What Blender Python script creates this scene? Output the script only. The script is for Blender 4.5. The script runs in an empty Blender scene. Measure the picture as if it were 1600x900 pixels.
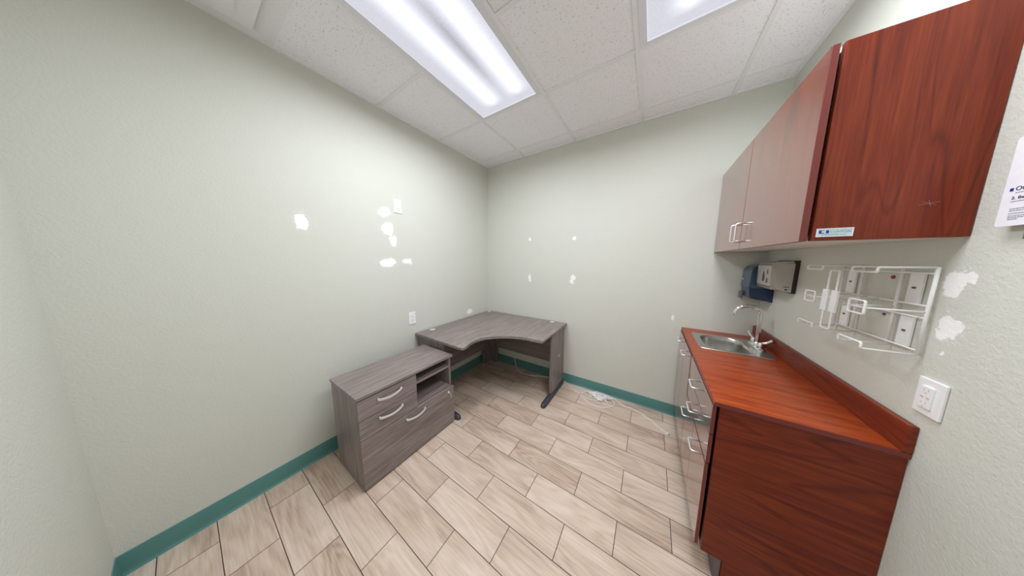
import bpy, bmesh, math, random
from mathutils import Vector, Matrix
random.seed(7)
scene = bpy.context.scene
col = scene.collection

# ------------------------------------------------------------------ camera
F_PX, YAW, PITCH, ROLL = 334.087, 0.5755, -0.1303, 0.0021
CAM = Vector((1.9964, -2.4366, 1.4892))
cy_, sy_, cp_, sp_ = math.cos(YAW), math.sin(YAW), math.cos(PITCH), math.sin(PITCH)
fwd = Vector((-sy_ * cp_, cy_ * cp_, sp_))
rgt = Vector((cy_, sy_, 0.0))
upv = rgt.cross(fwd)
r2 = math.cos(ROLL) * rgt + math.sin(ROLL) * upv
u2 = -math.sin(ROLL) * rgt + math.cos(ROLL) * upv
cam = bpy.data.cameras.new('camera')
cam.sensor_width = 36.0
cam.lens = 36.0 * F_PX / 1600.0
cam.clip_start = 0.02
cam_o = bpy.data.objects.new('camera', cam)
col.objects.link(cam_o)
m = Matrix.Identity(4)
for i in range(3):
    m[i][0] = r2[i]; m[i][1] = u2[i]; m[i][2] = -fwd[i]; m[i][3] = CAM[i]
cam_o.matrix_world = m
scene.camera = cam_o

# ------------------------------------------------------------------ view, world
scene.view_settings.view_transform = 'Standard'
scene.view_settings.look = 'None'
scene.view_settings.gamma = 1.0
scene.view_settings.use_curve_mapping = False
scene.view_settings.exposure = 0.11
w = bpy.data.worlds.new('world'); scene.world = w; w.use_nodes = True
w.node_tree.nodes['Background'].inputs[0].default_value = (0.8, 0.85, 1.0, 1)
w.node_tree.nodes['Background'].inputs[1].default_value = 0.3
scene.cycles.max_bounces = 10
scene.cycles.diffuse_bounces = 8
scene.cycles.use_denoising = True

# ------------------------------------------------------------------ room sizes
W, L, H = 2.731, 2.751, 2.74

# ceiling lamps: the light each fixture throws down into the room
LAMP_POWER = 23.0
LAMP_COLOR = (0.93, 0.965, 1.0)
FIXTURES = [(0.605, -2.005), (1.835, -2.005)]      # corner (x, y) of each 2x4 ft opening
FW, FL = 0.612, 1.205
for fx, fy in FIXTURES:
    li = bpy.data.lights.new('fluorescent_light', 'AREA')
    li.shape = 'RECTANGLE'; li.size = 0.52; li.size_y = 1.12
    li.spread = math.radians(172); li.energy = LAMP_POWER; li.color = LAMP_COLOR
    lo = bpy.data.objects.new('fluorescent_light', li)
    lo.location = (fx + FW / 2, fy + FL / 2, H - 0.012)
    col.objects.link(lo)

# ------------------------------------------------------------------ node helpers
def new_mat(name):
    mt = bpy.data.materials.new(name); mt.use_nodes = True
    nt = mt.node_tree
    return mt, nt, nt.nodes['Principled BSDF']

def N(nt, typ, **kw):
    n = nt.nodes.new(typ)
    for k, v in kw.items():
        if k in ('operation', 'blend_type', 'data_type', 'feature', 'noise_dimensions', 'voronoi_dimensions', 'distance', 'vector_type', 'clamp', 'use_clamp', 'interpolation_type'):
            setattr(n, k, v)
    return n

def setin(nt, sock, v):
    if hasattr(v, 'is_linked') or isinstance(v, bpy.types.NodeSocket):
        nt.links.new(v, sock)
    else:
        sock.default_value = v

def math_(nt, op, a, b=None, c=None, clamp=False):
    n = nt.nodes.new('ShaderNodeMath'); n.operation = op; n.use_clamp = clamp
    setin(nt, n.inputs[0], a)
    if b is not None: setin(nt, n.inputs[1], b)
    if c is not None: setin(nt, n.inputs[2], c)
    return n.outputs[0]

def vmath(nt, op, a, b=None, c=None):
    n = nt.nodes.new('ShaderNodeVectorMath'); n.operation = op
    setin(nt, n.inputs[0], a)
    if b is not None: setin(nt, n.inputs[1], b)
    if c is not None: setin(nt, n.inputs[2], c)
    return n.outputs['Value'] if op in ('LENGTH', 'DOT_PRODUCT', 'DISTANCE') else n.outputs['Vector']

def noise(nt, vec, scale, detail=3.0, rough=0.5, dist=0.0):
    n = nt.nodes.new('ShaderNodeTexNoise')
    setin(nt, n.inputs['Vector'], vec)
    n.inputs['Scale'].default_value = scale; n.inputs['Detail'].default_value = detail
    n.inputs['Roughness'].default_value = rough; n.inputs['Distortion'].default_value = dist
    return n.outputs['Fac']

def mixc(nt, fac, a, b, typ='MIX'):
    n = nt.nodes.new('ShaderNodeMix'); n.data_type = 'RGBA'; n.blend_type = typ
    setin(nt, n.inputs[0], fac); setin(nt, n.inputs[6], a); setin(nt, n.inputs[7], b)
    return n.outputs[2]

def ramp(nt, fac, stops):
    n = nt.nodes.new('ShaderNodeValToRGB'); setin(nt, n.inputs[0], fac)
    el = n.color_ramp.elements
    el[0].position = stops[0][0]; el[0].color = (*stops[0][1], 1)
    el[1].position = stops[-1][0]; el[1].color = (*stops[-1][1], 1)
    for p, c in stops[1:-1]:
        e = el.new(p); e.color = (*c, 1)
    return n.outputs[0]

def maprange(nt, v, a, b, c=0.0, d=1.0):
    n = nt.nodes.new('ShaderNodeMapRange'); n.clamp = True
    setin(nt, n.inputs[0], v)
    for i, x in enumerate((a, b, c, d)): n.inputs[i + 1].default_value = x
    return n.outputs[0]

def objcoord(nt):
    return nt.nodes.new('ShaderNodeTexCoord').outputs['Object']

def bump(nt, bs, height, strength, dist):
    b = nt.nodes.new('ShaderNodeBump'); b.inputs['Strength'].default_value = strength
    b.inputs['Distance'].default_value = dist
    nt.links.new(height, b.inputs['Height']); nt.links.new(b.outputs[0], bs.inputs['Normal'])

def plain(name, color, rough=0.5, metal=0.0, spec=0.5, **kw):
    mt, nt, bs = new_mat(name)
    o = objcoord(nt)
    n1 = noise(nt, o, 60.0, 2.0)
    c = mixc(nt, n1, (*[x * 0.96 for x in color], 1), (*[min(1, x * 1.04) for x in color], 1))
    nt.links.new(c, bs.inputs['Base Color'])
    bs.inputs['Roughness'].default_value = rough; bs.inputs['Metallic'].default_value = metal
    bs.inputs['Specular IOR Level'].default_value = spec
    for k, v in kw.items(): bs.inputs[k].default_value = v
    return mt

WALL = (0.640, 0.648, 0.594)
def wall_mat(name, patches):
    """painted orange-peel drywall; patches = (centre xyz, radii xyz, ragged) of dry white filler"""
    mt, nt, bs = new_mat(name)
    o = objcoord(nt)
    big = noise(nt, o, 1.3, 3.0)
    base = mixc(nt, big, (WALL[0] * .97, WALL[1] * .975, WALL[2] * .97, 1), (WALL[0] * 1.02, WALL[1] * 1.02, WALL[2] * 1.03, 1))
    rag = nt.nodes.new('ShaderNodeTexNoise'); nt.links.new(o, rag.inputs['Vector'])
    rag.inputs['Scale'].default_value = 42.0; rag.inputs['Detail'].default_value = 5.0; rag.inputs['Roughness'].default_value = 0.7
    rag2 = nt.nodes.new('ShaderNodeTexNoise'); nt.links.new(o, rag2.inputs['Vector'])
    rag2.inputs['Scale'].default_value = 13.0; rag2.inputs['Detail'].default_value = 2.0
    d1 = vmath(nt, 'MULTIPLY_ADD', rag.outputs['Color'], (.040, .040, .040), o)
    d2 = vmath(nt, 'MULTIPLY_ADD', rag2.outputs['Color'], (.05, .05, .05), d1)
    o2 = vmath(nt, 'SUBTRACT', d2, (.045, .045, .045))
    dmin = None
    for c, r in patches:
        s = [1.0 / x for x in r]
        q = vmath(nt, 'MULTIPLY_ADD', o2, tuple(s), tuple(-a * b for a, b in zip(c, s)))
        d = vmath(nt, 'LENGTH', q)
        dmin = d if dmin is None else math_(nt, 'MINIMUM', dmin, d)
    c_out = base
    fine = noise(nt, o, 260.0, 3.0, 0.6)
    peel = noise(nt, o, 95.0, 2.0, 0.55)
    hgt = math_(nt, 'ADD', math_(nt, 'MULTIPLY', peel, 0.8), math_(nt, 'MULTIPLY', fine, 0.25))
    if dmin is not None:
        mask = maprange(nt, dmin, 0.92, 1.02, 1.0, 0.0)
        speck = math_(nt, 'MULTIPLY', maprange(nt, dmin, 1.0, 1.55, 1.0, 0.0), maprange(nt, noise(nt, o, 150.0, 3.0, .6), 0.56, 0.62))
        mask = math_(nt, 'MAXIMUM', mask, speck)
        c_out = mixc(nt, mask, base, (0.93, 0.915, 0.93, 1))
        hgt = math_(nt, 'MULTIPLY_ADD', mask, 0.25, hgt)
    nt.links.new(c_out, bs.inputs['Base Color'])
    bs.inputs['Roughness'].default_value = 0.55
    bs.inputs['Specular IOR Level'].default_value = 0.25
    bump(nt, bs, hgt, 0.6, 0.003)
    return mt

def wood_mat(name, axis, cols, scale=1.0, rough=0.3, ring=8.0, stretch=9.0, contrast=1.0, streak=0.5, spec=0.5, coat=0.0, midamp=0.32):
    """printed wood laminate; axis = grain direction (0,1,2)"""
    mt, nt, bs = new_mat(name)
    o = objcoord(nt)
    sv = [scale * stretch] * 3; sv[axis] = scale
    p = vmath(nt, 'MULTIPLY', o, tuple(sv))
    warp = nt.nodes.new('ShaderNodeTexNoise'); nt.links.new(p, warp.inputs['Vector'])
    warp.inputs['Scale'].default_value = 0.6; warp.inputs['Detail'].default_value = 2.0
    p2 = vmath(nt, 'MULTIPLY_ADD', warp.outputs['Color'], (1.2, 1.2, 1.2), p)
    low = noise(nt, p2, 0.75, 1.5, 0.5)
    rings = math_(nt, 'SINE', math_(nt, 'MULTIPLY', low, ring * 6.2832))
    rings = math_(nt, 'MULTIPLY_ADD', rings, 0.5, 0.5)
    sv2 = [scale * stretch * 14] * 3; sv2[axis] = scale * 5
    fine = noise(nt, vmath(nt, 'MULTIPLY', o, tuple(sv2)), 1.0, 4.0, 0.65)
    sv3 = [scale * stretch * 1.6] * 3; sv3[axis] = scale * 0.7
    mid = noise(nt, vmath(nt, 'MULTIPLY', o, tuple(sv3)), 1.0, 3.0, 0.6)
    line = math_(nt, 'POWER', rings, 14.0)
    sv4 = [scale * stretch * 5] * 3; sv4[axis] = scale * 2.2
    med = noise(nt, vmath(nt, 'MULTIPLY', o, tuple(sv4)), 1.0, 3.0, 0.6)
    f = math_(nt, 'MULTIPLY_ADD', math_(nt, 'SUBTRACT', mid, 0.5), midamp, 0.5)
    f = math_(nt, 'MULTIPLY_ADD', math_(nt, 'SUBTRACT', rings, 0.5), 0.10 * contrast, f)
    f = math_(nt, 'MULTIPLY_ADD', math_(nt, 'SUBTRACT', med, 0.5), streak * 0.8, f)
    f = math_(nt, 'MULTIPLY_ADD', math_(nt, 'SUBTRACT', fine, 0.5), streak, f)
    f = math_(nt, 'MULTIPLY_ADD', line, -0.22 * contrast, f)
    c = ramp(nt, f, cols)
    nt.links.new(c, bs.inputs['Base Color'])
    bs.inputs['Roughness'].default_value = rough
    bs.inputs['Specular IOR Level'].default_value = spec
    bs.inputs['Coat Weight'].default_value = coat; bs.inputs['Coat Roughness'].default_value = 0.13; bs.inputs['Coat IOR'].default_value = 1.7
    bump(nt, bs, fine, 0.06, 0.001)
    return mt

GREY = [(0.20, (0.125, 0.098, 0.095)), (0.42, (0.205, 0.165, 0.160)), (0.58, (0.265, 0.220, 0.212)), (0.82, (0.36, 0.31, 0.30))]
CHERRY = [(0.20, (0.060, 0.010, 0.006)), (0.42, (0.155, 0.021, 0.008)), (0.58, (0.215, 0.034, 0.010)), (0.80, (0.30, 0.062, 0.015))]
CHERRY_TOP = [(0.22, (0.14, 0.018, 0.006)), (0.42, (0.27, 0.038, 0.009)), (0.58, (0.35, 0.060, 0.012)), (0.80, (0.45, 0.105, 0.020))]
M = {}
for a, s in enumerate('xyz'):
    M['grey_' + s] = wood_mat('grey_ash_laminate_' + s, a, GREY, scale=1.3, rough=0.38, ring=2.0, stretch=11, contrast=0.35, streak=0.95)
    M['cherry_' + s] = wood_mat('cherry_laminate_' + s, a, CHERRY, scale=1.25, rough=0.34, ring=7.5, stretch=(9.0 if s == 'z' else 6.5), contrast=(0.65 if s == 'z' else 0.8), streak=0.46, spec=0.30, midamp=0.30)
M['cherry_door'] = wood_mat('cherry_door_laminate', 2, CHERRY, scale=1.1, rough=0.20, ring=3.0, stretch=7, contrast=0.7, streak=0.55, spec=0.6, coat=0.9)
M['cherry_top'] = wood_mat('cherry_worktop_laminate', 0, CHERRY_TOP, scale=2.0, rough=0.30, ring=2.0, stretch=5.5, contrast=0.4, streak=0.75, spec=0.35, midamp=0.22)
M['cherry_edge'] = plain('cherry_edge_band', (0.16, 0.028, 0.022), 0.35)
M['melamine'] = plain('white_melamine', (0.72, 0.69, 0.66), 0.45)
M['dark'] = plain('black_gap', (0.02, 0.018, 0.018), 0.7)
M['charcoal'] = plain('charcoal_plastic', (0.055, 0.06, 0.075), 0.42)
M['white_plastic'] = plain('white_plastic', (0.86, 0.86, 0.88), 0.35)
M['white_metal'] = plain('white_powder_coat', (0.86, 0.86, 0.86), 0.35)
M['grid'] = plain('white_grid_metal', (0.80, 0.80, 0.82), 0.45)
M['frame_white'] = plain('white_fixture_metal', (0.74, 0.74, 0.80), 0.4)
M['chrome'] = plain('chrome', (0.80, 0.80, 0.82), 0.10, 1.0)
M['pull'] = plain('bright_satin_chrome', (0.88, 0.88, 0.89), 0.28, 0.75)
M['steel'] = plain('brushed_sink_steel', (0.50, 0.49, 0.47), 0.28, 1.0)
M['nickel'] = plain('satin_nickel', (0.80, 0.80, 0.80), 0.32, 0.6)
M['disp_steel'] = plain('satin_dispenser_steel', (0.55, 0.53, 0.51), 0.35, 0.85)
M['teal'] = plain('teal_vinyl', (0.095, 0.245, 0.232), 0.40, spec=0.4)
M['blue_tint'] = plain('dark_blue_plastic', (0.012, 0.030, 0.085), 0.18)
M['blue_light'] = plain('light_blue_plastic', (0.045, 0.085, 0.145), 0.15)
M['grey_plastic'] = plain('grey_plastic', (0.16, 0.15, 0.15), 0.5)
M['toe'] = plain('grey_toe_board', (0.16, 0.13, 0.14), 0.5)
M['cable'] = plain('white_cable_jacket', (0.90, 0.89, 0.90), 0.4)
M['paper'] = plain('white_sign_sheet', (0.84, 0.83, 0.90), 0.35)
M['ink'] = plain('dark_blue_print', (0.05, 0.06, 0.12), 0.6)
M['ink_grey'] = plain('grey_print', (0.30, 0.31, 0.38), 0.6)
M['faint'] = plain('recessed_grey', (0.55, 0.54, 0.57), 0.6)
M['logo_blue'] = plain('navy_print', (0.02, 0.025, 0.30), 0.5)
M['plate_blue'] = plain('pale_blue_plate', (0.56, 0.68, 0.76), 0.3)
M['text_pale'] = plain('pale_teal_print', (0.27, 0.40, 0.45), 0.5)
M['red'] = plain('red_plastic', (0.33, 0.05, 0.035), 0.5)
M['blue'] = plain('blue_plastic', (0.03, 0.10, 0.35), 0.5)
M['slot'] = plain('dark_slot', (0.10, 0.10, 0.11), 0.6)
M['grommet'] = plain('grey_grommet_plastic', (0.55, 0.53, 0.52), 0.4)
M['brown_slot'] = plain('red_brown_slot', (0.22, 0.09, 0.07), 0.5)
M['scratch'] = plain('pale_scratch', (0.34, 0.16, 0.15), 0.6)

# ------------------------------------------------------------------ geometry helpers
def link(name, bm, mat, parent=None, smooth=False, auto=None):
    me = bpy.data.meshes.new(name)
    bmesh.ops.recalc_face_normals(bm, faces=bm.faces)
    bm.to_mesh(me); bm.free()
    me.materials.append(mat)
    if smooth:
        for p in me.polygons: p.use_smooth = True
        if auto is not None:
            try: me.set_sharp_from_angle(angle=auto)
            except Exception: pass
    o = bpy.data.objects.new(name, me); col.objects.link(o)
    if parent is not None:
        o.parent = parent
        o.matrix_parent_inverse = Matrix.Identity(4)
        o.location = (0, 0, 0)
        # meshes are written in room coordinates; shift them to the parent's origin
        root = parent
        off = Vector((0, 0, 0))
        while root is not None:
            off += root.location; root = root.parent
        me.transform(Matrix.Translation(-off))
    return o

def bx(bm, x0, x1, y0, y1, z0, z1, bev=0.0, seg=2):
    x0, x1 = sorted((x0, x1)); y0, y1 = sorted((y0, y1)); z0, z1 = sorted((z0, z1))
    r = bmesh.ops.create_cube(bm, size=1.0)
    vs = r['verts']
    for v in vs:
        v.co = Vector(((x0 + x1) / 2 + v.co.x * (x1 - x0), (y0 + y1) / 2 + v.co.y * (y1 - y0), (z0 + z1) / 2 + v.co.z * (z1 - z0)))
    if bev > 0:
        es = list({e for v in vs for e in v.link_edges})
        bmesh.ops.bevel(bm, geom=es, offset=bev, segments=seg, affect='EDGES', profile=0.5)
    return bm

def box(name, x0, x1, y0, y1, z0, z1, mat, parent=None, bev=0.0015, seg=2):
    bm = bmesh.new(); bx(bm, x0, x1, y0, y1, z0, z1, bev, seg)
    return link(name, bm, mat, parent)

def prism(bm, pts, axis, a, b):
    """extrude polygon pts (2-D) along axis from a to b; pts order uses remaining axes"""
    def P(p, t):
        if axis == 0: return (t, p[0], p[1])
        if axis == 1: return (p[0], t, p[1])
        return (p[0], p[1], t)
    v0 = [bm.verts.new(P(p, a)) for p in pts]; v1 = [bm.verts.new(P(p, b)) for p in pts]
    n = len(pts)
    bm.faces.new(v0); bm.faces.new(list(reversed(v1)))
    for i in range(n):
        bm.faces.new((v0[i], v0[(i + 1) % n], v1[(i + 1) % n], v1[i]))
    return bm

def catmull(pts, n=8, closed=False):
    P = [Vector(p) for p in pts]; out = []
    k = len(P)
    rng = range(k if closed else k - 1)
    for i in rng:
        if closed: a, b, c, d = P[(i - 1) % k], P[i], P[(i + 1) % k], P[(i + 2) % k]
        else: a, b, c, d = P[max(i - 1, 0)], P[i], P[i + 1], P[min(i + 2, k - 1)]
        for j in range(n):
            t = j / n
            out.append(0.5 * ((2 * b) + (c - a) * t + (2 * a - 5 * b + 4 * c - d) * t * t + (-a + 3 * b - 3 * c + d) * t ** 3))
    if not closed: out.append(P[-1])
    return out

def rounded(pts, r, n=5, closed=False):
    """polyline with rounded corners"""
    P = [Vector(p) for p in pts]; out = []
    k = len(P)
    for i in range(k):
        if not closed and i in (0, k - 1): out.append(P[i]); continue
        a, b, c = P[(i - 1) % k], P[i], P[(i + 1) % k]
        d1 = (a - b); d2 = (c - b)
        rr = min(r, d1.length * .45, d2.length * .45)
        s = b + d1.normalized() * rr; e = b + d2.normalized() * rr
        for j in range(n + 1):
            t = j / n
            out.append((1 - t) ** 2 * s + 2 * t * (1 - t) * b + t * t * e)
    return out

def tube(bm, pts, r, seg=8, closed=False):
    P = [Vector(p) for p in pts]
    q = [P[0]]
    for p in P[1:]:
        if (p - q[-1]).length > 1e-5: q.append(p)
    P = q; k = len(P)
    rad = r if callable(r) else (lambda t: r)
    up = None; rings = []
    for i in range(k):
        if closed: t = (P[(i + 1) % k] - P[(i - 1) % k])
        else: t = (P[min(i + 1, k - 1)] - P[max(i - 1, 0)])
        t.normalize()
        if up is None:
            up = Vector((0, 0, 1)) if abs(t.z) < .9 else Vector((1, 0, 0))
        a = (up - t * up.dot(t))
        if a.length < 1e-6: a = t.orthogonal()
        a.normalize(); b = t.cross(a); up = a
        R_ = rad(i / max(1, k - 1))
        rings.append([bm.verts.new(P[i] + (a * math.cos(2 * math.pi * j / seg) + b * math.sin(2 * math.pi * j / seg)) * R_) for j in range(seg)])
    for i in range(k if closed else k - 1):
        A, B = rings[i], rings[(i + 1) % k]
        for j in range(seg):
            bm.faces.new((A[j], A[(j + 1) % seg], B[(j + 1) % seg], B[j]))
    if not closed:
        bm.faces.new(list(reversed(rings[0]))); bm.faces.new(rings[-1])
    return bm

def lathe(bm, prof, c, axis=2, seg=24, cap=True):
    rings = []
    for r, h in prof:
        ring = []
        for j in range(seg):
            a = 2 * math.pi * j / seg
            u, v = r * math.cos(a), r * math.sin(a)
            co = {2: (u, v, h), 0: (h, u, v), 1: (u, h, v)}[axis]
            ring.append(bm.verts.new(Vector(c) + Vector(co)))
        rings.append(ring)
    for A, B in zip(rings, rings[1:]):
        for j in range(seg):
            bm.faces.new((A[j], A[(j + 1) % seg], B[(j + 1) % seg], B[j]))
    if cap:
        bm.faces.new(list(reversed(rings[0]))); bm.faces.new(rings[-1])
    return bm

def thing(name, label, cat, loc, group=None):
    o = bpy.data.objects.new(name, None); col.objects.link(o)
    o.empty_display_size = 0.1; o.location = loc
    o['label'] = label; o['category'] = cat
    if group: o['group'] = group
    return o

def tag(o, label, cat, group=None):
    o['label'] = label; o['category'] = cat
    if group: o['group'] = group
    return o

def struct(o):
    o['kind'] = 'structure'; return o

def text_mesh(name, s, size, mat, parent, origin, xdir, ydir, depth=0.0003, width=None, shear=0.0):
    cu = bpy.data.curves.new(name, 'FONT'); cu.body = s; cu.size = size; cu.extrude = depth; cu.shear = shear
    tmp = bpy.data.objects.new(name, cu); col.objects.link(tmp)
    bpy.context.view_layer.update()
    dg = bpy.context.evaluated_depsgraph_get()
    me = bpy.data.meshes.new_from_object(tmp.evaluated_get(dg))
    bpy.data.objects.remove(tmp); bpy.data.curves.remove(cu)
    xs = [v.co.x for v in me.vertices]
    k = 1.0 if width is None else width / (max(xs) - min(xs))
    X, Y = Vector(xdir), Vector(ydir); Z = X.cross(Y)
    for v in me.vertices:
        v.co = Vector(origin) + X * (v.co.x * k) + Y * v.co.y + Z * v.co.z
    me.name = name; me.materials.clear(); me.materials.append(mat)
    o = bpy.data.objects.new(name, me); col.objects.link(o)
    off = Vector((0, 0, 0)); root = parent
    while root is not None: off += root.location; root = root.parent
    me.transform(Matrix.Translation(-off)); o.parent = parent
    return o

# ------------------------------------------------------------------ room shell
def floor_material():
    mt, nt, bs = new_mat('wood_look_floor_tile')
    o = objcoord(nt)
    sp = nt.nodes.new('ShaderNodeSeparateXYZ'); nt.links.new(o, sp.inputs[0])
    x, y = sp.outputs[0], sp.outputs[1]
    PY, PX = 0.1792, 0.5045
    rowf = math_(nt, 'DIVIDE', math_(nt, 'ADD', y, 2.661 + PY * 20), PY)
    row = math_(nt, 'FLOOR', rowf)
    # rows alternate half a tile; the row from y=-2.661 up starts at joint x=0.174
    par = math_(nt, 'MODULO', row, 2.0)
    xs = math_(nt, 'ADD', x, 10 * PX - 0.174)
    xs = math_(nt, 'MULTIPLY_ADD', par, -0.2485, xs)
    colf = math_(nt, 'DIVIDE', xs, PX)
    coli = math_(nt, 'FLOOR', colf)
    fx = math_(nt, 'FRACT', colf); fy = math_(nt, 'FRACT', rowf)
    ex = math_(nt, 'MULTIPLY', math_(nt, 'SUBTRACT', 0.5, math_(nt, 'ABSOLUTE', math_(nt, 'SUBTRACT', fx, 0.5))), PX)
    ey = math_(nt, 'MULTIPLY', math_(nt, 'SUBTRACT', 0.5, math_(nt, 'ABSOLUTE', math_(nt, 'SUBTRACT', fy, 0.5))), PY)
    e = math_(nt, 'MINIMUM', ex, ey)
    grout = maprange(nt, e, 0.0015, 0.0021, 1.0, 0.0)
    cmb = nt.nodes.new('ShaderNodeCombineXYZ'); nt.links.new(coli, cmb.inputs[0]); nt.links.new(row, cmb.inputs[1])
    wn = nt.nodes.new('ShaderNodeTexWhiteNoise'); nt.links.new(cmb.outputs[0], wn.inputs['Vector'])
    rnd = wn.outputs['Color']; rv = wn.outputs['Value']
    p = vmath(nt, 'MULTIPLY', o, (1.6, 9.0, 9.0))
    p = vmath(nt, 'MULTIPLY_ADD', rnd, (31.0, 57.0, 13.0), p)
    warp = nt.nodes.new('ShaderNodeTexNoise'); nt.links.new(p, warp.inputs['Vector'])
    warp.inputs['Scale'].default_value = 0.8; warp.inputs['Detail'].default_value = 3.0
    p2 = vmath(nt, 'MULTIPLY_ADD', warp.outputs['Color'], (0.9, 0.9, 0.9), p)
    low = noise(nt, p2, 0.7, 1.0, 0.4)
    rings = math_(nt, 'SINE', math_(nt, 'MULTIPLY', low, 75.0))
    q = vmath(nt, 'MULTIPLY_ADD', rnd, (11.0, 7.0, 3.0), vmath(nt, 'MULTIPLY', o, (7.0, 110.0, 1.0)))
    fine = noise(nt, q, 1.0, 4.0, 0.6)
    patch = noise(nt, vmath(nt, 'MULTIPLY', p, (0.8, 0.6, 1.0)), 1.3, 3.0)
    f = math_(nt, 'MULTIPLY_ADD', rings, 0.06, math_(nt, 'MULTIPLY_ADD', patch, 0.8, 0.1))
    f = math_(nt, 'MULTIPLY_ADD', math_(nt, 'SUBTRACT', fine, 0.5), 0.55, f)
    f = math_(nt, 'MULTIPLY_ADD', math_(nt, 'SUBTRACT', rv, 0.5), 0.16, f)
    c = ramp(nt, f, [(0.20, (0.38, 0.265, 0.205)), (0.42, (0.56, 0.43, 0.345)), (0.58, (0.65, 0.525, 0.435)), (0.80, (0.73, 0.62, 0.53))])
    c = mixc(nt, grout, c, (0.085, 0.055, 0.045, 1))
    nt.links.new(c, bs.inputs['Base Color'])
    rr = math_(nt, 'MULTIPLY_ADD', grout, 0.4, 0.36)
    nt.links.new(rr, bs.inputs['Roughness'])
    bs.inputs['Specular IOR Level'].default_value = 0.45
    hgt = math_(nt, 'SUBTRACT', math_(nt, 'MULTIPLY', fine, 0.12), grout)
    bump(nt, bs, hgt, 0.5, 0.002)
    return mt

def ceiling_material():
    mt, nt, bs = new_mat('mineral_fibre_tile')
    o = objcoord(nt)
    wob = nt.nodes.new('ShaderNodeTexNoise'); nt.links.new(o, wob.inputs['Vector']); wob.inputs['Scale'].default_value = 90.0
    o2 = vmath(nt, 'MULTIPLY_ADD', wob.outputs['Color'], (0.012, 0.012, 0.0), o)
    v = nt.nodes.new('ShaderNodeTexVoronoi'); nt.links.new(o2, v.inputs['Vector']); v.inputs['Scale'].default_value = 120.0
    sz = noise(nt, o, 70.0, 2.0)
    pit = maprange(nt, math_(nt, 'SUBTRACT', v.outputs['Distance'], math_(nt, 'MULTIPLY_ADD', sz, 0.66, -0.17)), -0.04, 0.06, 1.0, 0.0)
    v2 = nt.nodes.new('ShaderNodeTexVoronoi'); nt.links.new(o, v2.inputs['Vector']); v2.inputs['Scale'].default_value = 330.0
    pit2 = math_(nt, 'MULTIPLY', maprange(nt, v2.outputs['Distance'], 0.12, 0.24, 1.0, 0.0), 0.45)
    pm = math_(nt, 'MAXIMUM', pit, pit2)
    c = mixc(nt, pm, (0.89, 0.875, 0.93, 1), (0.50, 0.485, 0.47, 1))
    nt.links.new(c, bs.inputs['Base Color']); bs.inputs['Roughness'].default_value = 0.9
    bs.inputs['Specular IOR Level'].default_value = 0.1
    bump(nt, bs, math_(nt, 'SUBTRACT', 1.0, pm), 0.4, 0.002)
    return mt

T = 0.1
struct(box('floor', -T, W + T, -L - T, T, -0.1, 0.0, floor_material(), bev=0))

LEFT_PATCHES = [((0, -1.963, 1.739), (1, .040, .055)),
                ((0, -1.412, 1.905), (1, .050, .040)),
                ((0, -1.395, 1.765), (1, .055, .055)), ((0, -1.352, 1.668), (1, .038, .048)),
                ((0, -1.412, 1.468), (1, .080, .037)),
                ((0, -1.226, 1.478), (1, .048, .034)),
                ((0, -0.397, 0.806), (1, .050, .030))]
BACK_PATCHES = [((0.680, 0, 1.75), (.020, 1, .024)), ((1.251, 0, 1.739), (.026, 1, .018)),
                ((0.690, 0, 1.262), (.018, 1, .050)), ((1.254, 0, 1.285), (.036, 1, .034)), ((1.240, 0, 1.235), (.024, 1, .020)),
                ((2.196, 0, 0.963), (.013, 1, .026))]
RIGHT_PATCHES = [((W, -1.232, 1.425), (1, .028, .040)), ((W, -1.262, 1.437), (1, .020, .018)),
                 ((W, -1.248, 1.298), (1, .026, .034)), ((W, -1.232, 1.272), (1, .014, .022)), ((W, -1.263, 1.312), (1, .012, .012)),
                 ((W, -1.252, 1.222), (1, .007, .006))]
OUTER = -0.08
struct(box('wall_left', -T, 0, -L - T, T, 0, H + 0.15, wall_mat('painted_wall_left', LEFT_PATCHES), bev=0))
struct(box('wall_back', 0, W, 0, T, 0, H + 0.15, wall_mat('painted_wall_back', BACK_PATCHES), bev=0))
struct(box('wall_right', W, W + T, -L - T, T, 0, H + 0.15, wall_mat('painted_wall_right', RIGHT_PATCHES), bev=0))
struct(box('wall_near', 0, W, -L - T, -L, 0, H + 0.15, wall_mat('painted_wall_near', []), bev=0))

# ceiling tiles as one slab, T-bar grid as trim
GX = [0.605, 1.217, 1.835, 2.428]
GY = [-0.190, -0.800, -1.410, -2.012, -2.62]
struct(box('ceiling', 0, W, -L, 0, H + 0.006, H + 0.05, ceiling_material(), bev=0))
bm = bmesh.new()
gw = 0.012; aw_ = 0.0201
for gy in GY: bx(bm, aw_, W - aw_, gy - gw, gy + gw, H - 0.001, H + 0.008)
for gx in GX: bx(bm, gx - gw, gx + gw, -L + aw_, -aw_, H - 0.0015, H + 0.008)
struct(link('trim_1', bm, M['grid']))                      # ceiling grid
bm = bmesh.new()
aw = 0.020
for a in ((0, aw, -L, 0), (W - aw, W, -L, 0), (aw, W - aw, -aw, 0), (aw, W - aw, -L, -L + aw)):
    bx(bm, *a, H - 0.003, H + 0.008)
struct(link('trim_2', bm, M['grid']))                      # wall angle under the tiles
bm = bmesh.new(); tube(bm, [(0.004, -0.004, 0.11), (0.004, -0.004, H - .003)], 0.006, 8)
struct(link('trim_3', bm, wall_mat('painted_corner_bead', [])))

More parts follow.
